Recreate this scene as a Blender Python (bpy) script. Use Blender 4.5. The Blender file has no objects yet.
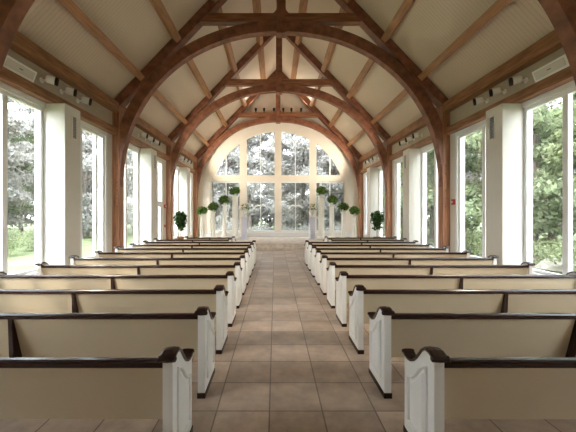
import bpy, bmesh, math, random
from mathutils import Vector, Matrix
random.seed(7)
PI = math.pi
S = bpy.context.scene
COL = S.collection
BAY = 4.57
TY = [4.88, 9.36, 13.92, 18.48]          # truss centres
ENDY = 18.86

# ------------------------------------------------------------------ materials
def mat(name, col, rough=0.6, spec=0.4, metal=0.0, var=0.0, scale=6.0, stretch=(1, 1, 1), bump=0.0, coat=0.0):
    m = bpy.data.materials.new(name); m.use_nodes = True
    nt = m.node_tree; b = nt.nodes['Principled BSDF']
    b.inputs['Base Color'].default_value = (*col, 1)
    b.inputs['Roughness'].default_value = rough
    b.inputs['Metallic'].default_value = metal
    b.inputs['Specular IOR Level'].default_value = spec
    if coat: b.inputs['Coat Weight'].default_value = coat; b.inputs['Coat Roughness'].default_value = .15
    if var or bump:
        tc = nt.nodes.new('ShaderNodeTexCoord'); mp = nt.nodes.new('ShaderNodeMapping')
        mp.inputs['Scale'].default_value = stretch
        nz = nt.nodes.new('ShaderNodeTexNoise'); nz.inputs['Scale'].default_value = scale
        nz.inputs['Detail'].default_value = 5
        nt.links.new(tc.outputs['Object'], mp.inputs[0]); nt.links.new(mp.outputs[0], nz.inputs['Vector'])
        if var:
            r = nt.nodes.new('ShaderNodeMix'); r.data_type = 'RGBA'
            r.inputs[6].default_value = (*[c * (1 - var) for c in col], 1)
            r.inputs[7].default_value = (*[min(1, c * (1 + var)) for c in col], 1)
            mr = nt.nodes.new('ShaderNodeMapRange'); mr.inputs[1].default_value = .3; mr.inputs[2].default_value = .7
            nt.links.new(nz.outputs['Fac'], mr.inputs[0]); nt.links.new(mr.outputs[0], r.inputs[0])
            nt.links.new(r.outputs[2], b.inputs['Base Color'])
        if bump:
            bp = nt.nodes.new('ShaderNodeBump'); bp.inputs['Strength'].default_value = bump
            bp.inputs['Distance'].default_value = .01
            nt.links.new(nz.outputs['Fac'], bp.inputs['Height']); nt.links.new(bp.outputs[0], b.inputs['Normal'])
    return m

TIM = (.25, .105, .052)
M = {
    'timber': mat('timber', (.215, .085, .045), .5, .35, var=.38, scale=5, stretch=(1, 1, 1), bump=.15),
    'timber_y': mat('timber_grain_y', (.29, .14, .065), .5, .35, var=.38, scale=4, stretch=(5, .5, 5), bump=.15),
    'timber_x': mat('timber_grain_x', TIM, .5, .35, var=.38, scale=4, stretch=(.5, 5, 5), bump=.15),
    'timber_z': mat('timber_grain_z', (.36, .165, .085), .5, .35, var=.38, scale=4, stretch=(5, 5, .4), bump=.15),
    'cream': mat('cream_pew_paint', (.57, .475, .325), .38, .45, var=.03, scale=2),
    'end_lit': mat('cream_pew_paint_lit', (.78, .76, .71), .35, .45, var=.02, scale=2),  # same cream paint, whitened to stand for window light on the pew ends
    'purlin': mat('purlin_wood', (.36, .18, .08), .5, .35, var=.3, scale=4, stretch=(5, .5, 5), bump=.15),
    'dark': mat('mahogany_rail', (.020, .006, .005), .22, .5, var=.2, scale=5, stretch=(.6, 5, 5), coat=.1),
    'wall': mat('cream_wall', (.69, .65, .57), .7, .3, var=.02, scale=2),
    'gable': mat('gable_plaster', (.78, .70, .59), .7, .3, var=.03, scale=2),
    'white': mat('white_trim', (.80, .80, .78), .45, .4, var=.02, scale=3),
    'lampwhite': mat('white_metal', (.90, .89, .86), .35, .5, var=.02),
    'black': mat('black_baffle', (.012, .012, .012), .5, .4, var=.1),
    'grey': mat('grey_grille', (.42, .42, .40), .5, .4, var=.05),
    'greydark': mat('slot_dark', (.10, .10, .10), .6, .3, var=.05),
    'red': mat('red_plastic', (.45, .02, .02), .35, .5, var=.05),
    'stone': mat('step_stone', (.52, .44, .36), .85, .1, var=.2, scale=5, bump=.1),
    'lilac': mat('lilac_grey_pedestal', (.52, .51, .56), .5, .4, var=.04),
    'pedestal': mat('ivory_pedestal', (.82, .79, .70), .5, .4, var=.04),
    'vase': mat('glass_like_glaze', (.62, .64, .60), .12, .6, var=.05),
    'terracotta': mat('terracotta_pot', (.35, .16, .09), .6, .3, var=.1),
    'bark': mat('bark', (.20, .17, .145), .9, .1, var=.45, scale=5, stretch=(3, 3, .6), bump=.4),
    'blossom': mat('pale_blossom', (.75, .62, .52), .7, .2, var=.15),
    'brass': mat('brass', (.55, .38, .14), .3, .5, metal=.9, var=.1),
    'gravel': mat('pale_paving', (.42, .39, .35), .8, .2, var=.2, scale=3),
    'rock': mat('rock', (.36, .33, .28), .9, .2, var=.35, scale=3, bump=.3),
    'grass': mat('grass', (.17, .20, .10), .9, .1, var=.35, scale=.6, bump=.3),
}

def leaf_mat(name, a, b, trans=.35):
    m = bpy.data.materials.new(name); m.use_nodes = True; nt = m.node_tree
    nt.nodes.clear()
    out = nt.nodes.new('ShaderNodeOutputMaterial'); mx = nt.nodes.new('ShaderNodeMixShader')
    d = nt.nodes.new('ShaderNodeBsdfDiffuse'); t = nt.nodes.new('ShaderNodeBsdfTranslucent')
    g = nt.nodes.new('ShaderNodeNewGeometry'); c = nt.nodes.new('ShaderNodeMix'); c.data_type = 'RGBA'
    c.inputs[6].default_value = (*a, 1); c.inputs[7].default_value = (*b, 1)
    nt.links.new(g.outputs['Random Per Island'], c.inputs[0])
    nt.links.new(c.outputs[2], d.inputs[0]); nt.links.new(c.outputs[2], t.inputs[0])
    mx.inputs[0].default_value = trans
    nt.links.new(d.outputs[0], mx.inputs[1]); nt.links.new(t.outputs[0], mx.inputs[2])
    nt.links.new(mx.outputs[0], out.inputs[0]); return m
M['leaf_a'] = leaf_mat('leaves_mid_green', (.14, .18, .10), (.32, .37, .22), .45)
M['leaf_b'] = leaf_mat('leaves_haze_paled', (.33, .32, .30), (.50, .485, .45), .5)  # leaves paled and greyed to stand for outdoor haze
M['leaf_c'] = leaf_mat('leaves_yellow_green', (.17, .21, .11), (.38, .42, .24), .45)
M['leaf_d'] = leaf_mat('leaves_dark_green', (.02, .05, .015), (.09, .15, .05), .2)
M['leaf_e'] = leaf_mat('leaves_fresh_green', (.05, .12, .02), (.22, .32, .10), .25)

def floor_mat():
    m = bpy.data.materials.new('floor_tile'); m.use_nodes = True; nt = m.node_tree
    b = nt.nodes['Principled BSDF']
    tc = nt.nodes.new('ShaderNodeTexCoord'); mp = nt.nodes.new('ShaderNodeMapping')
    mp.inputs['Location'].default_value = (.24, -2.726, 0)
    br = nt.nodes.new('ShaderNodeTexBrick'); br.offset = 0; br.squash = 1
    br.inputs['Scale'].default_value = 1; br.inputs['Brick Width'].default_value = .48
    br.inputs['Row Height'].default_value = .456; br.inputs['Mortar Size'].default_value = .0075
    br.inputs['Mortar Smooth'].default_value = .3
    br.inputs['Color1'].default_value = (.37, .275, .20, 1); br.inputs['Color2'].default_value = (.56, .43, .33, 1)
    br.inputs['Mortar'].default_value = (.17, .13, .105, 1)
    nz = nt.nodes.new('ShaderNodeTexNoise'); nz.inputs['Scale'].default_value = 4; nz.inputs['Detail'].default_value = 9; nz.inputs['Roughness'].default_value = .65
    nt.links.new(tc.outputs['Object'], mp.inputs[0]); nt.links.new(mp.outputs[0], br.inputs['Vector'])
    nt.links.new(tc.outputs['Object'], nz.inputs['Vector'])
    mr = nt.nodes.new('ShaderNodeMapRange'); mr.inputs[1].default_value = .3; mr.inputs[2].default_value = .7
    mr.inputs[3].default_value = .72; mr.inputs[4].default_value = 1.25
    nt.links.new(nz.outputs['Fac'], mr.inputs[0])
    mx = nt.nodes.new('ShaderNodeMix'); mx.data_type = 'RGBA'; mx.blend_type = 'MULTIPLY'; mx.inputs[0].default_value = 1
    nt.links.new(br.outputs['Color'], mx.inputs[6]); nt.links.new(mr.outputs[0], mx.inputs[7])
    nt.links.new(mx.outputs[2], b.inputs['Base Color'])
    r2 = nt.nodes.new('ShaderNodeMapRange'); r2.inputs[3].default_value = .22; r2.inputs[4].default_value = .48
    nt.links.new(nz.outputs['Fac'], r2.inputs[0]); nt.links.new(r2.outputs[0], b.inputs['Roughness'])
    b.inputs['Specular IOR Level'].default_value = .5
    bp = nt.nodes.new('ShaderNodeBump'); bp.inputs['Strength'].default_value = .35; bp.inputs['Distance'].default_value = .004
    bp.invert = True
    nt.links.new(br.outputs['Fac'], bp.inputs['Height']); nt.links.new(bp.outputs[0], b.inputs['Normal'])
    return m
M['floor'] = floor_mat()

def board_mat():
    m = bpy.data.materials.new('ceiling_beadboard'); m.use_nodes = True; nt = m.node_tree
    b = nt.nodes['Principled BSDF']; b.inputs['Roughness'].default_value = .6
    tc = nt.nodes.new('ShaderNodeTexCoord'); sp = nt.nodes.new('ShaderNodeSeparateXYZ')
    nt.links.new(tc.outputs['Object'], sp.inputs[0])
    f = nt.nodes.new('ShaderNodeMath'); f.operation = 'PINGPONG'; f.inputs[1].default_value = .045
    nt.links.new(sp.outputs['Y'], f.inputs[0])
    g = nt.nodes.new('ShaderNodeMapRange'); g.inputs[1].default_value = 0; g.inputs[2].default_value = .009
    g.interpolation_type = 'SMOOTHSTEP'
    nt.links.new(f.outputs[0], g.inputs[0])
    c = nt.nodes.new('ShaderNodeMix'); c.data_type = 'RGBA'
    c.inputs[6].default_value = (.50, .40, .30, 1); c.inputs[7].default_value = (.66, .54, .415, 1)
    nt.links.new(g.outputs[0], c.inputs[0]); nt.links.new(c.outputs[2], b.inputs['Base Color'])
    bp = nt.nodes.new('ShaderNodeBump'); bp.inputs['Strength'].default_value = .4; bp.inputs['Distance'].default_value = .008
    nt.links.new(g.outputs[0], bp.inputs['Height']); nt.links.new(bp.outputs[0], b.inputs['Normal'])
    return m
M['board'] = board_mat()

def glass_mat():
    m = bpy.data.materials.new('window_glass'); m.use_nodes = True; nt = m.node_tree; nt.nodes.clear()
    out = nt.nodes.new('ShaderNodeOutputMaterial'); mx = nt.nodes.new('ShaderNodeMixShader')
    t = nt.nodes.new('ShaderNodeBsdfTransparent'); t.inputs[0].default_value = (.95, .955, .955, 1)
    g = nt.nodes.new('ShaderNodeBsdfGlossy'); g.inputs['Roughness'].default_value = .02
    ge = nt.nodes.new('ShaderNodeNewGeometry'); dt = nt.nodes.new('ShaderNodeVectorMath'); dt.operation = 'DOT_PRODUCT'
    nt.links.new(ge.outputs['Normal'], dt.inputs[0]); nt.links.new(ge.outputs['Incoming'], dt.inputs[1])
    def mth(op, a, b=None):
        n = nt.nodes.new('ShaderNodeMath'); n.operation = op
        for i, v in enumerate((a, b)):
            if v is None: continue
            if isinstance(v, (int, float)): n.inputs[i].default_value = v
            else: nt.links.new(v, n.inputs[i])
        return n.outputs[0]
    fac = mth('ADD', mth('MULTIPLY', mth('POWER', mth('SUBTRACT', 1.0, mth('ABSOLUTE', dt.outputs['Value'])), 5.0), .96), .03)
    nt.links.new(fac, mx.inputs[0]); nt.links.new(t.outputs[0], mx.inputs[1]); nt.links.new(g.outputs[0], mx.inputs[2])
    nt.links.new(mx.outputs[0], out.inputs[0]); return m
M['glass'] = glass_mat()

# ------------------------------------------------------------------ helpers
def box(bm, x0, x1, y0, y1, z0, z1, mtx=None):
    vs = [bm.verts.new(v) for v in ((x0, y0, z0), (x1, y0, z0), (x1, y1, z0), (x0, y1, z0), (x0, y0, z1), (x1, y0, z1), (x1, y1, z1), (x0, y1, z1))]
    for f in ((0, 3, 2, 1), (4, 5, 6, 7), (0, 1, 5, 4), (1, 2, 6, 5), (2, 3, 7, 6), (3, 0, 4, 7)):
        bm.faces.new([vs[i] for i in f])
    if mtx is not None: bmesh.ops.transform(bm, matrix=mtx, verts=vs)
    return vs

def prism(bm, pts, d0, d1, axis='y', mtx=None):
    """closed outline extruded; axis y: pts (x,z); axis x: pts (y,z); axis z: pts (x,y)"""
    def P(a, b, d): return {'y': (a, d, b), 'x': (d, a, b), 'z': (a, b, d)}[axis]
    A = [bm.verts.new(P(a, b, d0)) for a, b in pts]; B = [bm.verts.new(P(a, b, d1)) for a, b in pts]
    n = len(pts); bm.faces.new(A); bm.faces.new(B[::-1])
    for i in range(n):
        bm.faces.new([A[i], B[i], B[(i + 1) % n], A[(i + 1) % n]])
    if mtx is not None: bmesh.ops.transform(bm, matrix=mtx, verts=A + B)
    return A + B

def ribbon(bm, inner, outer, d0, d1):
    """band between two equal-length open outlines (x,z), extruded in y: quads only"""
    n = len(inner); V = []
    for d in (d0, d1):
        V.append([[bm.verts.new((a, d, b)) for a, b in inner], [bm.verts.new((a, d, b)) for a, b in outer]])
    for i in range(n - 1):
        (a, b), (c, e) = V[0], V[1]
        bm.faces.new([a[i], a[i + 1], b[i + 1], b[i]]); bm.faces.new([c[i], e[i], e[i + 1], c[i + 1]])
        bm.faces.new([a[i], c[i], c[i + 1], a[i + 1]]); bm.faces.new([b[i], b[i + 1], e[i + 1], e[i]])
    for i in (0, n - 1):
        bm.faces.new([V[0][0][i], V[0][1][i], V[1][1][i], V[1][0][i]])

def lathe(bm, prof, n=20, mtx=None, rfun=None):
    rings = []
    for r, z in prof:
        rings.append([bm.verts.new(((r * (rfun(k, n) if rfun else 1)) * math.cos(2 * PI * k / n), (r * (rfun(k, n) if rfun else 1)) * math.sin(2 * PI * k / n), z)) for k in range(n)])
    for a, b in zip(rings, rings[1:]):
        for k in range(n): bm.faces.new([a[k], a[(k + 1) % n], b[(k + 1) % n], b[k]])
    bm.faces.new(rings[0][::-1]); bm.faces.new(rings[-1])
    vs = [v for r in rings for v in r]
    if mtx is not None: bmesh.ops.transform(bm, matrix=mtx, verts=vs)
    return vs

def tube(bm, pts, rad, n=8):
    pts = [Vector(p) for p in pts]
    if not isinstance(rad, (list, tuple)): rad = [rad] * len(pts)
    rings = []
    for i, p in enumerate(pts):
        d = (pts[min(i + 1, len(pts) - 1)] - pts[max(i - 1, 0)]).normalized()
        u = d.cross(Vector((0, 0, 1)) if abs(d.z) < .9 else Vector((0, 1, 0))).normalized(); w = d.cross(u)
        rings.append([bm.verts.new(p + (u * math.cos(2 * PI * k / n) + w * math.sin(2 * PI * k / n)) * rad[i]) for k in range(n)])
    for a, b in zip(rings, rings[1:]):
        for k in range(n): bm.faces.new([a[k], a[(k + 1) % n], b[(k + 1) % n], b[k]])
    bm.faces.new(rings[0][::-1]); bm.faces.new(rings[-1])

def obj(name, bm, m, parent=None, loc=(0, 0, 0), rz=0, smooth=False, bevel=0, recalc=True):
    if recalc: bmesh.ops.recalc_face_normals(bm, faces=bm.faces)
    me = bpy.data.meshes.new(name); bm.to_mesh(me); bm.free()
    me.materials.append(M[m])
    if smooth: me.shade_smooth()
    o = bpy.data.objects.new(name, me); COL.objects.link(o)
    o.location = loc; o.rotation_euler = (0, 0, rz)
    if parent: o.parent = parent
    if bevel:
        b = o.modifiers.new('bevel', 'BEVEL'); b.width = bevel; b.segments = 2; b.limit_method = 'ANGLE'
    return o

def B(name, m, parent, *dims, bevel=0, mtx=None):
    bm = bmesh.new(); box(bm, *dims, mtx=mtx); return obj(name, bm, m, parent, bevel=bevel)

def empty(name, loc, rz=0):
    o = bpy.data.objects.new(name, None); COL.objects.link(o); o.location = loc; o.rotation_euler = (0, 0, rz)
    o.empty_display_size = .1; return o

def tag(o, label, cat, group=None):
    o['label'] = label; o['category'] = cat
    if group: o['group'] = group
    return o

def struct(o): o['kind'] = 'structure'; return o

def dup(o, parent=None):
    c = o.copy(); COL.objects.link(c)
    if parent: c.parent = parent
    for ch in list(o.children): dup(ch, c)
    return c

def shape_mesh(name, outer, holes, y0, y1, m, parent=None):
    """2-D outline (x,z) with holes, thick in y, through a filled curve"""
    cu = bpy.data.curves.new(name, 'CURVE'); cu.dimensions = '2D'; cu.fill_mode = 'BOTH'; cu.extrude = abs(y1 - y0) / 2
    for pts in [outer] + holes:
        sp = cu.splines.new('POLY'); sp.points.add(len(pts) - 1); sp.use_cyclic_u = True
        for i, (a, b) in enumerate(pts): sp.points[i].co = (a, b, 0, 1)
    t = bpy.data.objects.new(name + '_tmp', cu); COL.objects.link(t)
    me = bpy.data.meshes.new_from_object(t)
    bpy.data.objects.remove(t); bpy.data.curves.remove(cu)
    me.transform(Matrix.Rotation(PI / 2, 4, 'X')); me.transform(Matrix.Translation((0, (y0 + y1) / 2, 0)))
    me.materials.clear(); me.materials.append(M[m]); me.name = name
    bm = bmesh.new(); bm.from_mesh(me); bmesh.ops.remove_doubles(bm, verts=bm.verts, dist=1e-5)
    bmesh.ops.recalc_face_normals(bm, faces=bm.faces); bm.to_mesh(me); bm.free()
    o = bpy.data.objects.new(name, me); COL.objects.link(o)
    if parent: o.parent = parent
    return o

ORD = ['first', 'second', 'third', 'fourth', 'fifth', 'sixth', 'seventh', 'eighth', 'ninth', 'tenth', 'eleventh', 'twelfth']

# ------------------------------------------------------------------ room shell
ROOM_Y0, WX, WT = -3.0, 5.2, .22
struct(B('floor', 'floor', None, -WX - WT, WX + WT, ROOM_Y0 - .2, ENDY + .25, -.12, 0))
dz = empty('chancel_platform', (0, 14.3, 0))
struct(dz)
B('lower_step', 'stone', dz, -4.95, 4.95, 0, .32, 0, .15, bevel=.008)
B('platform_slab', 'stone', dz, -4.95, 4.95, .32, ENDY - 14.3 - .001, 0, .30, bevel=.008)

sl = 1.05
def roof_z(x): return 10.74 - sl * abs(x)
bm = bmesh.new()
e = WX + WT
ribbon(bm, [(-e, roof_z(e)), (0, roof_z(0)), (e, roof_z(e))], [(-e, roof_z(e) + .15), (0, roof_z(0) + .15), (e, roof_z(e) + .15)], ROOM_Y0 - .2, ENDY + .25)
struct(obj('ceiling', bm, 'board'))

SILL, HEAD = .55, 4.08
def openings(k):
    o = (k) * 4.56
    return [(5.06 + o, 6.53 + o), (7.05 + o, 8.86 + o)]
ops = [op for k in (-1, 0, 1, 2) for op in openings(k)]
for side, s in (('left', -1), ('right', 1)):
    bm = bmesh.new()
    xi, xo = s * WX, s * (WX + WT)
    a, b = min(xi, xo), max(xi, xo)
    door_span = ops[5] if s < 0 else None
    prev = ROOM_Y0
    for op in ops:
        box(bm, a, b, prev, op[0], 0, 5.25)
        if op == door_span:
            box(bm, a, b, op[0], op[1] - 1.1, 0, SILL)
        else:
            box(bm, a, b, op[0], op[1], 0, SILL)
        box(bm, a, b, op[0], op[1], HEAD, 5.25)
        prev = op[1]
    box(bm, a, b, prev, ENDY, 0, 5.25)
    struct(obj('wall_' + side, bm, 'wall'))
# painted band between the two wall beams
M['band'] = mat('tan_band_paint', (.50, .43, .33), .7, .3, var=.03)
for n_, s in ((20, -1), (21, 1)):
    struct(B('trim_%d' % n_, 'band', None, *sorted((s * (WX - .012), s * WX)), 5.03, ENDY, 4.41, 4.90))
# baseboards, by side
for side, s in (('left', -1), ('right', 1)):
    bm = bmesh.new()
    for y0, y1 in ((ROOM_Y0, 4.73), (5.03, 6.53), (7.05, 9.22), (9.5, 11.09), (11.61, 12.3 if s < 0 else 13.78)):
        x0, x1 = sorted((s * (WX - .02), s * WX)); box(bm, x0, x1, y0, y1, 0, .14)
    struct(obj('baseboard_' + side, bm, 'white'))

# back wall of the room (behind the camera)
gable = [(-e, 0), (e, 0), (e, roof_z(e)), (0, roof_z(0)), (-e, roof_z(e))]
struct(shape_mesh('wall_back', gable, [], ROOM_Y0 - .2, ROOM_Y0, 'gable'))

# front wall with the arched window
ZC, R = 2.73, 4.2
def arc(x): return ZC + math.sqrt(max(0, R * R - x * x))
def arch_hole(g=0.0, zb=.60, xs=4.24):
    r = R + g; pts = [(-xs, zb), (xs, zb)]
    a0 = math.acos(min(1, xs / r)) if r > xs else 0
    zt = ZC + math.sqrt(max(0, r * r - xs * xs))
    for i in range(41):
        t = a0 + (PI - 2 * a0) * i / 40
        pts.append((r * math.cos(t), ZC + r * math.sin(t)))
    return pts
struct(shape_mesh('wall_front', gable, [arch_hole(.06, .56, 4.24)], ENDY, ENDY + .25, 'gable'))
w = struct(empty('window_1', (0, ENDY, 0)))
holes = []; panes = []
for s in (-1, 1):
    for (a, b) in ((.22, 1.98), (2.42, 4.16)):
        holes.append([(s * a, .62), (s * b, .62), (s * b, 3.78), (s * a, 3.78)])
        bb = min(b, 3.93); n = 14
        top = [(s * (bb + (a - bb) * i / n), arc(bb + (a - bb) * i / n)) for i in range(n + 1)]
        holes.append([(s * a, 4.18), (s * bb, 4.18)] + [(p, max(z, 4.19)) for p, z in top])
fr = shape_mesh('window_frame', arch_hole(.06, .56, 4.24), holes, .03, .16, 'gable', w)
for h in holes:
    g = shape_mesh('pane', h, [], .10, .11, 'glass', w)
for s in (-1, 1):
    for xm in (1.10, 3.28):
        B('glazing_bar', 'white', w, s * xm - .025, s * xm + .025, .05, .14, .62, 3.78)
        B('glazing_bar', 'white', w, s * xm - .025, s * xm + .025, .05, .14, 4.18, arc(xm))
    for (a, b) in ((.22, 1.98), (2.42, 4.16)):
        x0, x1 = sorted((s * a, s * b))
        B('sash_rail', 'white', w, x0, x1, .06, .13, .62, .70)
        B('sash_rail', 'white', w, x0, x1, .06, .13, 3.70, 3.78)
B('window_sill', 'white', w, -4.4, 4.4, -.10, .03, .50, .58, bevel=.01)
# white wainscot under the arched window
struct(B('trim_1', 'white', None, -4.95, 4.95, ENDY - .03, ENDY, .30, .50))

# side windows
wn = 2
def side_window(s, y0, y1, mulls, transom=None, zb=SILL):
    global wn
    w = struct(empty('window_%d' % wn, (s * (WX + .08), y0, zb))); wn += 1
    L, H = y1 - y0, HEAD - zb
    f = .07
    bm = bmesh.new()
    for d in ((0, L, 0, f), (0, L, H - f, H), (0, f, f, H - f), (L - f, L, f, H - f)):
        box(bm, -.05, .05, d[0], d[1], d[2], d[3])
    obj('window_frame', bm, 'white', w, bevel=.006)
    edges = [f]
    for m, wd in mulls:
        c = m - y0
        B('mullion', 'white', w, -.045, .045, c - wd / 2, c + wd / 2, f, H - f, bevel=.005)
        edges += [c - wd / 2, c + wd / 2]
    edges.append(L - f)
    for a, b in zip(edges[::2], edges[1::2]):
        B('pane', 'glass', w, -.004, .004, a, b, f, H - f)
    x0, x1 = sorted((-s * .16, -s * .05))
    B('window_sill', 'white', w, x0, x1, -.02, L + .02, -.03, .015, bevel=.006)
    # inner casing flat on the wall
    bm = bmesh.new(); x0, x1 = sorted((-s * .095, -s * .08))
    box(bm, x0, x1, 0, L, H, H + .11); box(bm, x0, x1, L, L + .08, 0, H + .11)
    obj('window_casing', bm, 'white', w)
    return w
for k in (0, 1, 2, -1):  # windows behind the camera are unseen, added to light the near pews
    o = k * 4.56
    (a0, a1), (b0, b1) = openings(k)
    for s in (-1, 1):
        side_window(s, a0, a1, [(5.61 + o, .11)])
        if not (s < 0 and k == 1):
            side_window(s, b0, b1, [(7.80 + o, .12)] + ([(8.47 + o, .05)] if s < 0 else []))
# left middle bay: glazed door with transom beside a fixed light
a, b = openings(1)[1]
dy0, dy1 = b - 1.1, b
side_window(-1, a, dy0, [])
w = struct(empty('window_%d' % wn, (-(WX + .08), dy0, 2.24))); wn += 1
bm = bmesh.new(); H = HEAD - 2.24
for d in ((0, 1.1, 0, .07), (0, 1.1, H - .07, H), (0, .07, .07, H - .07), (1.03, 1.1, .07, H - .07)): box(bm, -.05, .05, *d)
obj('window_frame', bm, 'white', w); B('pane', 'glass', w, -.004, .004, .07, 1.03, .07, H - .07)
d = struct(empty('door_1', (-(WX + .08), dy0, 0)))
bm = bmesh.new()
for q in ((0, .16, 0, 2.24), (.94, 1.1, 0, 2.24), (.16, .94, 0, .28), (.16, .94, 2.08, 2.24)): box(bm, -.03, .03, *q)
obj('door_leaf', bm, 'white', d, bevel=.005); B('pane', 'glass', d, -.004, .004, .16, .94, .28, 2.08)
bm = bmesh.new(); box(bm, .03, .045, .03, .09, .92, 1.14); tube(bm, [(.045, .06, 1.03), (.09, .06, 1.03), (.09, .18, 1.03)], .011)
obj('door_handle', bm, 'greydark', d)

# wall piers between windows, each with a vent grille
tn = 2
for k in range(3):
    o = k * 4.56
    for s in (-1, 1):
        x0, x1 = sorted((s * 4.76, s * WX))
        p = struct(empty('trim_%d' % tn, (s * 4.98, 6.79 + o, 0))); tn += 1
        hx = .22
        B('pier_box', 'wall', p, -hx, hx, -.26, .26, 0, 4.19, bevel=.008)
        B('pier_base', 'white', p, -hx - .012, hx, -.272, .272, 0, .14, bevel=.004) if s > 0 else B('pier_base', 'white', p, -hx, hx + .012, -.272, .272, 0, .14, bevel=.004)
        v = tag(empty('vent_grille', (s * 4.76, 6.83 + o, 3.74)),
                'narrow upright slotted vent on the %s pier between windows, %s' % (side_ := ('left' if s < 0 else 'right'), ['nearest the camera', 'in the middle bay', 'in the far bay'][k]), 'vent', 'vents on the wall piers')
        bm = bmesh.new()
        for q in ((-.085, .085, -.27, -.245), (-.085, .085, .245, .27), (-.085, -.065, -.245, .245), (.065, .085, -.245, .245)):
            xx = sorted((0, -s * .018)); box(bm, xx[0], xx[1], *q)
        obj('vent_frame', bm, 'wall', v)
        bm = bmesh.new()
        for i in range(14):
            z = -.225 + i * .0345; xx = sorted((-s * .002, -s * .014)); box(bm, xx[0], xx[1], -.065, .065, z, z + .012)
        obj('louvre', bm, 'grey', v)
        xx = sorted((0, -s * .002)); B('backing', 'greydark', v, xx[0], xx[1], -.065, .065, -.245, .245)

# ------------------------------------------------------------------ timber trusses
A_, B_, Z0, NN = 4.97, 4.80, 2.6, 2.12
def sup(t, a=A_, b=B_):
    c, s = math.cos(t), math.sin(t)
    return (math.copysign(a * abs(c) ** (2 / NN), c), Z0 + b * abs(s) ** (2 / NN))
def make_truss():
    root = empty('timber_truss', (0, TY[0], 0))
    for s in (-1, 1):
        x0, x1 = sorted((s * 4.97, s * 5.195))
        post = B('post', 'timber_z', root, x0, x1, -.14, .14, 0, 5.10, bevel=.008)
        for z in (2.0, 2.25, 2.5, 2.75, 3.0, 3.25):       # wooden pegs on the near face
            bm = bmesh.new(); tube(bm, [(s * 5.045, -.148, z), (s * 5.045, -.138, z)], .012, 6)
            obj('peg', bm, 'dark', post)
        # rafter
        bm = bmesh.new()
        top = 10.72
        prism(bm, [(s * 5.185, top - sl * 5.2), (s * 0.001, top), (s * 0.001, top - .42), (s * 4.93, top - .40 - sl * 4.93), (s * 5.185, top - .40 - sl * 5.2)], -.14, .14)
        obj('rafter', bm, 'timber', root, bevel=.008)
    inner = []; outer = []
    n = 72
    for i in range(n + 1):
        t = PI * i / n
        x, z = sup(t)
        t2 = max(1e-3, min(PI - 1e-3, t))
        (xa, za), (xb, zb) = sup(t2 - 5e-4), sup(t2 + 5e-4)
        d = Vector((xb - xa, zb - za)).normalized(); nx, nz = d.y, -d.x
        if nx * x < 0 or (abs(x) < .1 and nz < 0): nx, nz = -nx, -nz
        ox, oz = x + nx * .33, z + nz * .33
        lim = 5.02
        ox = max(-lim, min(lim, ox))
        inner.append((x, z)); outer.append((ox, oz))
    bm = bmesh.new(); ribbon(bm, inner, outer, -.12, .12)
    obj('arch', bm, 'timber', root, bevel=.008)
    B('collar_beam', 'timber_x', root, -2.46, 2.46, -.11, .11, 7.70, 7.97, bevel=.008)
    kp = B('king_post', 'timber', root, -.14, .14, -.15, .15, 7.34, 10.45, bevel=.008)
    for s in (-1, 1):
        bm = bmesh.new()
        pts = [(s * .13, 7.96)] + [(s * (.13 + .22 * (1 - math.sin(t))), 7.96 + .24 * (1 - math.cos(t))) for t in [PI / 2 * i / 8 for i in range(9)]]
        prism(bm, pts, -.08, .08); obj('brace', bm, 'timber', root)
    return root
tr0 = make_truss()
tl = ['massive arched timber truss nearest the camera, cut off by the top corners of the photo',
      'large arched timber truss framing the view, its posts beside the middle pews',
      'arched timber truss standing second from the far window, behind the large one',
      'farthest arched timber truss, hugging the tall arched window']
trusses = [tr0] + [dup(tr0) for _ in range(3)]
for i, t in enumerate(trusses):
    t.location.y = TY[i]; tag(t, tl[i], 'roof truss', 'arched timber trusses')

# purlins and wall beams, bay by bay
spans = [(TY[0] + .14, TY[1] - .14), (TY[1] + .14, TY[2] - .14), (TY[2] + .14, TY[3] - .14)]
bayname = ['near bay', 'middle bay', 'far bay']
pn = ['lowest', 'second from the eave', 'second from the ridge', 'highest']
ang = math.atan(sl)
for k, (y0, y1) in enumerate(spans):
    for s in (-1, 1):
        sd = 'left' if s < 0 else 'right'
        for j, px in enumerate((4.43, 3.31, 2.15, .97)):
            L = y1 - y0
            bm = bmesh.new(); box(bm, -.10, .10, 0, L, -.25, 0)
            bmesh.ops.transform(bm, matrix=Matrix.Rotation(s * ang, 4, 'Y'), verts=bm.verts)
            o = obj('roof_purlin', bm, 'purlin', None, (s * px, y0, roof_z(px)), bevel=.006)
            tag(o, 'brown timber purlin under the %s roof slope, %s, %s' % (sd, pn[j], bayname[k]), 'beam', 'roof purlins')
        x0, x1 = (.0, .15)
        o = B('eave_beam', 'timber_y', None, *sorted((0, s * .22)), 0, y1 - y0, 0, .29, bevel=.008)
        o.location = (s * 4.975, y0, 4.90)
        tag(o, 'upper timber beam where the %s wall meets the ceiling, %s' % (sd, bayname[k]), 'beam', 'upper wall beams')
        o = B('window_header_beam', 'timber_y', None, *sorted((0, s * .17)), 0, y1 - y0, 0, .21, bevel=.008)
        o.location = (s * 5.028, y0, 4.20)
        tag(o, 'lower timber beam right above the %s windows, %s' % (sd, bayname[k]), 'beam', 'lower wall beams')

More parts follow.
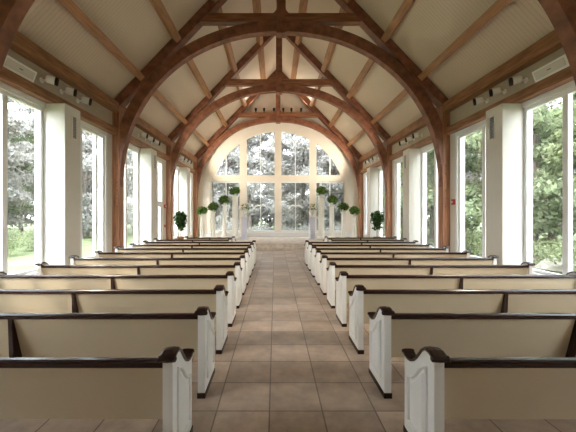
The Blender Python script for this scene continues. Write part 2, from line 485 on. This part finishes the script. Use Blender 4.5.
# ------------------------------------------------------------------ spot lights on the walls
def make_spot():
    """head pointing to +Y, mount at x=0 wall to the -X side"""
    r = empty('spotlight', (0, 0, 0))
    bm = bmesh.new(); lathe(bm, [(.045, 0), (.045, .015), (.02, .02), (.012, .09)], 14, Matrix.Rotation(PI / 2, 4, 'Y'))
    obj('mount', bm, 'lampwhite', r, smooth=False)
    R_ = Matrix.Translation((.125, -.03, .01)) @ Matrix.Rotation(-math.radians(58), 4, 'Z') @ Matrix.Rotation(-math.radians(98), 4, 'X')
    bm = bmesh.new(); lathe(bm, [(.03, -.02), (.055, -.01), (.062, 0.01), (.062, .09), (.066, .09), (.066, .105), (.062, .105)], 18, R_)
    h = obj('lamp_head', bm, 'lampwhite', r, smooth=False)
    bm = bmesh.new(); lathe(bm, [(.060, .106), (.066, .107), (.068, .15), (.058, .15), (.05, .11)], 18, R_)
    obj('baffle', bm, 'black', r)
    return r
sp0 = make_spot(); first = True
pos = ['nearest of its three', 'middle of its three', 'farthest of its three']
for k in range(3):
    for s in (-1, 1):
        for j, yy in enumerate((6.42, 7.02, 7.6)):
            r = sp0 if first else dup(sp0)
            first = False
            r.location = (s * 5.2, yy + k * 4.56, 4.64); r.scale = (-s * 1.3, 1.3, 1.3)
            tag(r, 'white spotlight with black mouth, %s wall, %s, %s' % ('left' if s < 0 else 'right', ['near bay', 'middle bay', 'far bay'][k], pos[j]),
                'spotlight', 'white wall spotlights')
# small dark fixtures on the far truss
bm = bmesh.new()
lathe(bm, [(.05, 0), (.05, .03), (.02, .04), (.02, .07), (.065, .08), (.075, .24), (.05, .26)], 14)
f0 = obj('accent_light', bm, 'black')
xs = [-1.37, -.86, -.25, .32, .82, 1.42]
for i, x in enumerate(xs):
    o = f0 if i == 0 else f0.copy()
    if i: COL.objects.link(o)
    o.location = (x, TY[3] - .02, 8.0)
    tag(o, 'small black light on the farthest collar beam, %s from left' % ORD[i], 'spotlight', 'black lights on the collar beam')
# white speaker boxes
for s in (-1, 1):
    r = empty('wall_speaker', (s * 5.2, 5.36, 4.43))
    tag(r, 'long white wall speaker with slanted face high on the %s wall' % ('left' if s < 0 else 'right'), 'speaker', 'white wall speakers')
    bm = bmesh.new()
    prism(bm, [(0, 0), (-s * .12, 0), (-s * .20, .22), (0, .22)] if s < 0 else [(0, 0), (0, .22), (-s * .20, .22), (-s * .12, 0)], 0, .72)
    obj('cabinet', bm, 'lampwhite', r, bevel=.012)
    tl_ = math.atan2(.08, .23)
    mt = Matrix.Translation((-s * .164, .36, .11)) @ Matrix.Rotation(-s * tl_, 4, 'Y')
    B('grille', 'wall', r, -.006, .006, -.31, .31, -.075, .075, mtx=mt)
    mt2 = Matrix.Translation((-s * .171, .36, .11)) @ Matrix.Rotation(-s * tl_, 4, 'Y')
    B('badge', 'greydark', r, -.002, .002, -.04, .04, -.008, .008, mtx=mt2)
# fire alarms
def alarm(x, y, z, s, lab):
    r = tag(empty('fire_alarm', (x, y, z)), lab, 'fire alarm')
    q = sorted((0, -s * .05)); B('housing', 'red', r, *q, -.08, .08, -.08, .08, bevel=.008)
    q = sorted((-s * .05, -s * .075)); B('strobe_lens', 'white', r, *q, -.015, .045, -.035, .035, bevel=.006)
alarm(5.198, 9.02, 2.13, 1, 'small red fire alarm with white strobe on the right wall beside the large truss post')
alarm(-5.2, 13.60, 2.10, -1, 'small red fire alarm with white strobe above head height left of the far door')
r = tag(empty('pull_station', (-5.2, 13.60, 1.21)), 'small red fire alarm pull box low beside the glazed door', 'fire alarm')
B('housing', 'red', r, 0, .045, -.05, .05, -.06, .06, bevel=.008); B('lever', 'white', r, .045, .06, -.03, .03, -.012, .012)

# ------------------------------------------------------------------ pews
def cap_curve(off=0.0):
    P = [(-.014, .838), (.01, .850), (.045, .860), (.085, .860), (.125, .848), (.17, .815), (.21, .768), (.255, .718), (.30, .680), (.345, .658), (.39, .650), (.43, .656), (.458, .668), (.478, .678)]
    return [(a, b + off) for a, b in P]
def body_top():
    return [(a, b - .022) for a, b in cap_curve() if -.001 < a < .48]
def pew_end_mesh():
    bm = bmesh.new()
    pts = [(0, .045), (.46, .045), (.462, .60)] + [(min(a, .462), b) for a, b in reversed(body_top())] + [(0, .82)]
    prism(bm, pts, -.034, .034, 'x'); return bm
def cap_mesh():
    bm = bmesh.new(); cu = cap_curve()
    rings = []
    for i, (y, z) in enumerate(cu):
        t = i / (len(cu) - 1)
        hw = .054 if t < .3 else .046
        th = .020
        (ya, za), (yb, zb) = cu[max(i - 1, 0)], cu[min(i + 1, len(cu) - 1)]
        d = Vector((yb - ya, zb - za)).normalized(); n = Vector((-d.y, d.x))
        prof = [(-hw, -th * .8), (-hw, 0), (-hw * .75, th * .28), (0, th * .42), (hw * .75, th * .28), (hw, 0), (hw, -th * .8)]
        rings.append([bm.verts.new((a, y + n.x * b, z + n.y * b)) for a, b in prof])
    for a, b in zip(rings, rings[1:]):
        m = len(a)
        for k in range(m): bm.faces.new([a[k], a[(k + 1) % m], b[(k + 1) % m], b[k]])
    bm.faces.new(rings[0]); bm.faces.new(rings[-1][::-1])
    # rounded nose at the back and a small scroll at the front
    lathe(bm, [(.006, -.064), (.021, -.057), (.025, 0), (.021, .057), (.006, .064)], 12, Matrix.Translation((0, -.010, .832)) @ Matrix.Rotation(PI / 2, 4, 'Y'))
    lathe(bm, [(.003, -.052), (.014, -.048), (.017, 0), (.014, .048), (.003, .052)], 12, Matrix.Translation((0, .472, .664)) @ Matrix.Rotation(PI / 2, 4, 'Y'))
    return bm
def panel_mesh(s):
    """raised field with curved head on the outer face, with a moulding line around it"""
    bm = bmesh.new()
    def head(y): # follows the cap lower down
        cu = cap_curve(-.13)
        for (a, b), (c, d) in zip(cu, cu[1:]):
            if a <= y <= c: return b + (d - b) * (y - a) / (c - a)
        return cu[-1][1]
    def ring(i, x):
        y0, y1 = .085 + i, .385 - i
        pts = [(y0, .15 + i), (y1, .15 + i)] + [(y1 + (y0 - y1) * k / 14, head(y1 + (y0 - y1) * k / 14) - i) for k in range(15)]
        return [bm.verts.new((s * x, a, b)) for a, b in pts]
    xs = [(0, .0335), (0, .048), (.009, .055), (.018, .048), (.020, .0345), (.036, .0345), (.058, .050)]
    rs = [ring(i, x) for i, x in xs]
    for a, b in zip(rs, rs[1:]):
        n = len(a)
        for k in range(n): bm.faces.new([a[k], a[(k + 1) % n], b[(k + 1) % n], b[k]])
    bm.faces.new(rs[-1]); return bm
def make_pew(L):
    """local x from 0 (end near centre aisle) to L; rear at y=0"""
    r = empty('church_pew', (0, 0, 0))
    for i, x in enumerate((.034, L - .034)):
        o = obj('pew_end', pew_end_mesh(), 'end_lit', r, (x, 0, 0), bevel=.004)
        obj('end_cap', cap_mesh(), 'dark', o, bevel=.003)
        bm = bmesh.new(); box(bm, -.040, .040, -.010, .475, 0, .052); obj('base_block', bm, 'dark', o, bevel=.004)
        obj('raised_panel', panel_mesh(-1 if i == 0 else 1), 'end_lit', o)
    a, b = .068, L - .068
    # reclined backrest
    bm = bmesh.new(); prism(bm, [(.018, .78), (.042, .78), (.150, .34), (.125, .34)], a, b, 'x'); obj('backrest', bm, 'cream', r)
    bm = bmesh.new(); prism(bm, [(.000, .765), (.0, .803), (.010, .816), (.044, .816), (.056, .803), (.056, .78), (.046, .765)], a, b, 'x'); obj('top_rail', bm, 'dark', r, bevel=.003)
    bm = bmesh.new(); prism(bm, [(.110, .425), (.118, .455), (.455, .462), (.470, .45), (.470, .435), (.455, .428)], a, b, 'x'); obj('seat', bm, 'cream', r, bevel=.004)
    bm = bmesh.new(); prism(bm, [(.40, .34), (.425, .34), (.425, .428), (.40, .428)], a, b, 'x'); obj('seat_apron', bm, 'cream', r)
    # middle bracket: tapering slab behind the reclined back, leg under the seat
    bm = bmesh.new()
    c = L / 2
    prism(bm, [(.006, .776), (.026, .776), (.130, .35), (.200, .428), (.43, .428), (.40, .05), (.44, .0), (.03, .0), (.045, .05), (.020, .42)], c - .022, c + .022, 'x')
    obj('centre_support', bm, 'dark', r)
    return r
P0, P1 = .872, 4.67
Lf = P1 - P0
proto = {}
cnt = {}
def pew(s, x_in, x_out, y, label):
    L = round(x_out - x_in, 3)
    if L not in proto: proto[L] = make_pew(L); r = proto[L]
    else: r = dup(proto[L])
    if s > 0: r.location = (x_in, y, 0); r.rotation_euler = (0, 0, 0)
    else: r.location = (-x_in - L, y, 0)
    tag(r, label, 'pew', 'cream church pews with dark rails')
for s in (-1, 1):
    sd = 'left' if s < 0 else 'right'
    for k in range(10):
        y = 2.0 + .914 * k
        if k == 0: lab = 'cream pew with dark rail nearest the camera, %s of the aisle' % sd
        elif k == 9: lab = 'cream pew with dark rail %s of the aisle, farthest to reach the aisle' % sd
        else: lab = 'cream pew with dark rail %s of the aisle, %s from the camera' % (sd, ORD[k])
        pew(s, P0, P1, y, lab)
    pew(s, 1.83, P1, 1.985 + .914 * 10, 'shorter cream pew %s of the aisle, set back just past the full rows' % sd)
    pew(s, 1.83, 3.79 if s < 0 else P1, 1.985 + .914 * 11, 'frontmost cream pew %s of the aisle, closest to the stone platform' % sd)

# ------------------------------------------------------------------ leaves
def leaf(bm, p, n, size, rng, asp=.55):
    n = n.normalized(); u = n.cross(Vector((rng.uniform(-1, 1), rng.uniform(-1, 1), rng.uniform(-1, 1)))).normalized(); v = n.cross(u)
    a = size * .5; b = a * asp
    vs = [bm.verts.new(p + u * a), bm.verts.new(p + v * b + n * b * .25), bm.verts.new(p - u * a), bm.verts.new(p - v * b + n * b * .25)]
    bm.faces.new(vs)
def rdir(rng):
    while True:
        v = Vector((rng.uniform(-1, 1), rng.uniform(-1, 1), rng.uniform(-1, 1)))
        if .05 < v.length < 1: return v.normalized()
def leaf_ball(bm, c, rad, n, size, rng, fill=.5):
    for _ in range(n):
        d = rdir(rng); p = Vector(c) + Vector((d.x * rad[0], d.y * rad[1], d.z * rad[2])) * (fill + (1 - fill) * rng.random())
        leaf(bm, p, d + rdir(rng) * .9, size * rng.uniform(.6, 1.25), rng)

# flower stands on the platform
stands = [(2.50, 3.08, .20), (3.13, 2.56, .14), (3.76, 2.16, .14), (4.41, 1.93, .13)]
rk = ['tallest, innermost', 'second tallest', 'third tallest', 'shortest, outermost']
for s in (-1, 1):
    sd = 'left' if s < 0 else 'right'
    for j, (x, z, pr) in enumerate(stands):
        top = z - .28
        r = tag(empty('pedestal_column', (s * x, 17.4, .30)), 'slim ivory column %s of the arched window, %s of four' % (sd, rk[j]), 'pedestal', 'ivory columns in stepped rows')
        H = top - .30
        bm = bmesh.new(); box(bm, -pr - .04, pr + .04, -pr - .04, pr + .04, 0, .10); obj('plinth', bm, 'pedestal', r, bevel=.01)
        bm = bmesh.new(); lathe(bm, [(pr + .01, .10), (pr - .02, .18), (pr - .03, H * .6), (pr - .045, H - .12)], 32, None, lambda k, n: 1 - .07 * (k % 2)); obj('shaft', bm, 'pedestal', r)
        bm = bmesh.new(); lathe(bm, [(pr - .045, H - .12), (pr + .01, H - .05), (pr + .02, H)], 24); obj('capital', bm, 'pedestal', r)
        rng = random.Random(int(s * 10 + j + 50))
        r = tag(empty('greenery_ball', (s * x, 17.4, top)), 'round bunch of dark green leaves on the %s %s column' % (rk[j].split(',')[0], sd), 'plant', 'leaf bunches on the columns')
        bm = bmesh.new(); leaf_ball(bm, (0, 0, .30), (.31, .31, .24), 520, .13, rng, .45)
        leaf_ball(bm, (.13 * s, 0, .22), (.24, .24, .17), 160, .12, rng, .5)
        obj('foliage', bm, 'leaf_e', r, recalc=False)
        bm = bmesh.new()
        lathe(bm, [(.05, 0), (.08, .05), (.09, .12)], 12); obj('bowl', bm, 'vase', r)
    # lilac pedestals with trumpet vases
    x = 1.97
    r = tag(empty('flower_pedestal', (s * x, 17.4, .30)), 'square lilac-grey pedestal under a vase, %s of the window centre' % sd, 'pedestal', 'lilac-grey pedestals')
    B('shaft', 'lilac', r, -.15, .15, -.15, .15, .06, 1.20, bevel=.01); B('plinth', 'lilac', r, -.19, .19, -.19, .19, 0, .06, bevel=.01)
    B('top_slab', 'lilac', r, -.19, .19, -.19, .19, 1.20, 1.26, bevel=.01)
    v = tag(empty('trumpet_vase', (s * x, 17.4, 1.561)), 'flared vase of flowers on the %s lilac-grey pedestal' % sd, 'vase', 'vases of flowers')
    bm = bmesh.new(); lathe(bm, [(.09, 0), (.035, .04), (.05, .12), (.11, .30), (.18, .42)], 20); obj('vase_body', bm, 'vase', v, smooth=True)
    rng = random.Random(90 + s)
    bm = bmesh.new(); leaf_ball(bm, (0, 0, .56), (.31, .31, .23), 190, .11, rng, .3); obj('foliage', bm, 'leaf_e', v, recalc=False)
    bm = bmesh.new()
    for _ in range(30):
        d_ = rdir(rng); c = Vector((0, 0, .54)) + Vector((d_.x * .22, d_.y * .22, d_.z * .15))
        bmesh.ops.create_icosphere(bm, subdivisions=1, radius=.06, matrix=Matrix.Translation(c))
    obj('blossom', bm, 'blossom', v)
    # white two-armed ornament fixed to the glazing bar
    r = tag(empty('window_ornament', (s * 1.10, ENDY + .03, 2.10)), 'white ornament of two drooping arms at mid-height of the %s central pane' % sd, 'ornament', 'white window ornaments')
    for q in (-1, 1):
        bm = bmesh.new()
        tube(bm, [(q * (.02 + .40 * t), -.03, .08 + .13 * math.sin(PI * min(1, t * .62 + .12)) - .20 * t * t) for t in [i / 12 for i in range(13)]], [.024 + .036 * math.sin(PI * i / 12) for i in range(13)], 8)
        obj('arm', bm, 'white', r, smooth=True)
    bm = bmesh.new(); lathe(bm, [(.01, -.25), (.03, -.2), (.02, 0), (.045, .1), (.02, .2), (.01, .26)], 12, Matrix.Translation((0, -.03, 0))); obj('stem', bm, 'white', r, smooth=True)

# potted trees by the third trusses
for s in (-1, 1):
    sd = 'left' if s < 0 else 'right'
    r = tag(empty('potted_tree', (s * 4.86, 14.86, .30)), 'bushy dark green potted tree behind the %s truss post' % sd, 'plant', 'potted trees')
    bm = bmesh.new(); lathe(bm, [(.10, 0), (.12, .02), (.16, .28), (.175, .28), (.175, .32), (.15, .32), (.14, .27)], 20); obj('pot', bm, 'terracotta', r, smooth=False)
    bm = bmesh.new(); tube(bm, [(0, 0, .25), (.01, .01, .6), (-.01, 0, .95), (0, 0, 1.3)], [.022, .02, .018, .012], 8); obj('trunk', bm, 'bark', r)
    rng = random.Random(33 + s); bm = bmesh.new()
    leaf_ball(bm, (0, 0, 1.22), (.33, .33, .40), 520, .17, rng, .3); leaf_ball(bm, (.02, 0, .82), (.24, .24, .22), 160, .14, rng, .3)
    obj('foliage', bm, 'leaf_d', r, recalc=False)

# ------------------------------------------------------------------ outside
bm = bmesh.new()
GX, GY0, GY1, NX = 60, -25, 90, 40
g = struct(B('ground', 'grass', None, -60, 60, -25, 90, -.6, -.30))
struct(B('terrace', 'gravel', None, 5.43, 8.6, 2, 17, -.30, -.12, bevel=.01))

def make_tree(kind, seed, H, rad, n, size, lm, base):
    rng = random.Random(seed)
    r = empty('leafy_tree', (0, 0, 0))
    bm = bmesh.new()
    lean = rng.uniform(-.3, .3)
    tr = [(lean * (i / 6) ** 2, rng.uniform(-.08, .08), H * .85 * i / 6) for i in range(7)]
    tube(bm, tr, [.20 * (1 - i / 7.5) + .02 for i in range(7)], 9)
    tips = []
    for i in range(14):
        z = H * rng.uniform(base, .82); a = rng.uniform(0, 2 * PI); L = rad * rng.uniform(.55, 1) * (1 - .45 * z / H)
        p0 = Vector((lean * (z / H) ** 2, 0, z)); p1 = p0 + Vector((math.cos(a) * L, math.sin(a) * L, L * rng.uniform(.1, .5)))
        tube(bm, [p0, (p0 + p1) / 2 + Vector((0, 0, .1)), p1], [.05, .035, .012], 5); tips.append(p1)
    obj('trunk', bm, 'bark', r)
    bm = bmesh.new()
    cl = tips + [Vector((rng.gauss(0, rad * .45), rng.gauss(0, rad * .45), H * rng.uniform(base, 1))) for _ in range(30)]
    for c in cl:
        q = rng.uniform(.5, 1.0) * rad * .42
        leaf_ball(bm, c, (q, q, q * .55), n // len(cl), size, rng, .15)
    obj('foliage', bm, lm, r, recalc=False)
    return r
protoT = [make_tree(0, 1, 9.5, 2.8, 14000, .24, 'leaf_a', .10), make_tree(1, 2, 12, 3.2, 15000, .26, 'leaf_b', .05),
          make_tree(2, 3, 8.5, 2.6, 14000, .21, 'leaf_c', .06), make_tree(3, 4, 14, 3.0, 15000, .27, 'leaf_b', .22)]
spots = []
rng = random.Random(11)
for i in range(11):   # left, beyond the lawn
    spots.append(('left', -rng.uniform(17, 21), 2.5 + i * 3.1 + rng.uniform(-.6, .6), rng.choice([0, 1, 1, 3])))
for i in range(9):
    spots.append(('left', -rng.uniform(25, 29), 3 + i * 4.4, rng.choice([1, 3])))
for i in range(12):   # right, close to the glass
    spots.append(('right', rng.uniform(10.5, 13.5), 3 + i * 2.7 + rng.uniform(-.6, .6), rng.choice([0, 2, 2, 1])))
for i in range(9):
    spots.append(('right', rng.uniform(18, 23), 3 + i * 4.2, rng.choice([0, 1, 3])))
for i in range(13):
    spots.append(('front', -24 + i * 4.0 + rng.uniform(-.8, .8), rng.uniform(46, 50), rng.choice([1, 3])))
for i in range(11):
    spots.append(('left', -rng.uniform(33, 37), 0 + i * 4.6, 1))
for i in range(11):
    spots.append(('right', rng.uniform(27, 31), 0 + i * 4.6, rng.choice([0, 1])))
for i in range(13):    # front
    spots.append(('front', -14 + i * 2.35 + rng.uniform(-.4, .4), rng.uniform(27, 31), rng.choice([1, 1, 3])))
for i in range(9):
    spots.append(('front', -20 + i * 5.0, rng.uniform(37, 43), rng.choice([1, 3])))
used = set(); kinds = ['mid-green leafy', 'haze-paled grey-green leafy', 'yellow-green bushy', 'tall high-crowned']
seen = {}
for (sd, x, y, k) in spots:
    t = protoT[k] if k not in used else dup(protoT[k]); used.add(k)
    t.location = (x, y, -.30); t.rotation_euler = (0, 0, rng.uniform(0, 6.28)); q = rng.uniform(.85, 1.2); t.scale = (q, q, q)
    if sd == 'front':
        lab = '%s tree seen through the arched far window, %s row' % (kinds[k], 'nearest' if y < 34 else 'middle' if y < 45 else 'farthest')
        g_ = lab
    else:
        row = ('nearest' if abs(x) < 16 or (sd == 'left' and abs(x) < 23) else 'middle' if abs(x) < (25 if sd == 'right' else 31) else 'farthest')
        b_ = 'beside the near windows' if y < 10 else 'beside the middle windows' if y < 19 else 'beyond the far windows'
        lab = '%s tree outside the %s wall, %s row, %s' % (kinds[k], sd, row, b_)
        g_ = lab
    tag(t, lab, 'tree', 'trees: ' + g_)
for k in range(4):
    if k not in used:
        for c in list(protoT[k].children): bpy.data.objects.remove(c)
        bpy.data.objects.remove(protoT[k])
# shrubs and rocks outside
rng = random.Random(5)
r0 = empty('shrub', (0, 0, 0)); bm = bmesh.new()
for _ in range(9):
    leaf_ball(bm, (rng.uniform(-.7, .7), rng.uniform(-.7, .7), rng.uniform(.3, .8)), (.55, .55, .4), 210, .12, rng, .3)
fm = obj('foliage', bm, 'leaf_c', r0, recalc=False).data.copy(); fm.materials[0] = M['leaf_b']
bm = bmesh.new()
for _ in range(5): tube(bm, [(0, 0, 0), (rng.uniform(-.4, .4), rng.uniform(-.4, .4), .7)], [.03, .01], 5)
obj('stem', bm, 'bark', r0)
sh = [('right', 9.2 + rng.uniform(-.3, .8), 4.5 + i * 1.7) for i in range(7)] + [('left', -14.0 + rng.uniform(-1, 1), 4 + i * 2.6) for i in range(6)] + [('front', -8 + i * 1.6, 23.5 + rng.uniform(-1, 1)) for i in range(11)] + [('frontfar', -12.5 + i * 2.3, 35 + rng.uniform(-1, 1)) for i in range(11)]
ci = {}
for i, (sd, x, y) in enumerate(sh):
    t = r0 if i == 0 else dup(r0)
    if sd.startswith('front'):
        for c in t.children:
            if c.name.startswith('foliage'):
                c.data = fm
    t.location = (x, y, -.30); t.rotation_euler = (0, 0, rng.uniform(0, 6)); q = rng.uniform(.8, 1.3) * (3.3 if sd == 'frontfar' else 1); t.scale = (q, q, q)
    n = ci.get(sd, 0); ci[sd] = n + 1
    lab = {'right': 'low green shrub outside the right windows, %s from the camera', 'left': 'low green shrub on the lawn outside the left windows, %s from the camera', 'front': 'low haze-paled grey-green shrub beyond the arched window, %s from left', 'frontfar': 'large haze-paled grey-green bush farther beyond the arched window, %s from left'}[sd] % ORD[n]
    tag(t, lab, 'shrub', 'shrubs outside the ' + sd)
for i, (x, y, q) in enumerate([(9.0, 8.6, .45), (9.5, 10.2, .6), (8.95, 11.6, .4), (9.3, 13.0, .5)]):
    bm = bmesh.new(); bmesh.ops.create_icosphere(bm, subdivisions=2, radius=q)
    for v in bm.verts: v.co = Vector((v.co.x * 1.2, v.co.y, v.co.z * .6)) * (1 + rng.uniform(-.14, .14))
    o = obj('boulder', bm, 'rock', None, (x, y, -.30 + q * .35))
    tag(o, 'pale boulder outside the right windows, %s from the camera' % ORD[i], 'rock', 'boulders outside')

# ------------------------------------------------------------------ light
wd = bpy.data.worlds.new('sky'); S.world = wd; wd.use_nodes = True
nt = wd.node_tree; bg = nt.nodes['Background']
bg.inputs[0].default_value = (.84, .92, 1.0, 1); bg.inputs[1].default_value = 5.0
su = bpy.data.lights.new('sun', 'SUN'); su.energy = 1.2; su.angle = math.radians(3); su.color = (1, .93, .82)
so = bpy.data.objects.new('sun', su); COL.objects.link(so); so.rotation_euler = (math.radians(38), math.radians(-40), 0)
for s in (-1, 1):           # unseen wall spots added behind the camera to brighten the pew backs
    for j, yy in enumerate((1.4, 2.2, 3.0)):
        r = dup(sp0); r.location = (s * 5.2, yy, 4.64); r.scale = (-s * 1.3, 1.3, 1.3)
        tag(r, 'added unseen white spotlight, %s wall, bay behind the camera, %s' % ('left' if s < 0 else 'right', pos[j]), 'spotlight', 'white wall spotlights')
        l = bpy.data.lights.new('fill_beam', 'SPOT'); l.energy = 85; l.spot_size = math.radians(75); l.spot_blend = .7
        l.color = (1, .86, .68); l.shadow_soft_size = .05
        lo = bpy.data.objects.new('fill_beam', l); COL.objects.link(lo)
        lo.location = (s * 5.03, yy + .32, 4.64)
        lo.rotation_euler = Vector((-s * .75, 1, -.75)).to_track_quat('-Z', 'Y').to_euler()

def lamp(loc, aim, e, size, col=(1, .90, .76)):
    l = bpy.data.lights.new('fill_beam', 'SPOT'); l.energy = e; l.spot_size = math.radians(size); l.spot_blend = .8
    l.color = col; l.shadow_soft_size = .05
    lo = bpy.data.objects.new('fill_beam', l); COL.objects.link(lo); lo.location = loc
    lo.rotation_euler = Vector(aim).to_track_quat('-Z', 'Y').to_euler()
for i, x in enumerate(xs):  # beams added over the collar-beam lights, aimed back up to brighten the ceiling
    lamp((x, TY[3] - .02 + .0, 8.36), (x * .6, -1.3, 1), 14, 110)
for s in (-1, 1):           # beams added at far and middle wall spots to brighten the chancel
    for yy in (6.42, 7.02, 7.6):
        lamp((s * 5.2 - s * .36, yy + 9.12 + .14, 4.64), (-s * 1.5, 1.0, .35), 75, 100)
        lamp((s * 5.2 - s * .36, yy + 4.56 + .14, 4.64), (-s * 1.5, 1.0, .35), 40, 100)

# ------------------------------------------------------------------ camera
cam = bpy.data.cameras.new('camera'); co = bpy.data.objects.new('camera', cam); COL.objects.link(co)
co.location = (-.19, 0, 1.8); co.rotation_euler = (PI / 2, 0, 0)
cam.sensor_width = 36; cam.lens = 18.75; cam.shift_x = 13 / 576; cam.shift_y = -3 / 576
cam.clip_end = 500
S.camera = co
S.view_settings.view_transform = 'Standard'; S.view_settings.look = 'None'
S.view_settings.gamma = 1; S.view_settings.use_curve_mapping = False
S.view_settings.exposure = 1.62
S.cycles.use_denoising = True
S.cycles.max_bounces = 10; S.cycles.diffuse_bounces = 6; S.cycles.transparent_max_bounces = 24
S.cycles.sample_clamp_indirect = 8
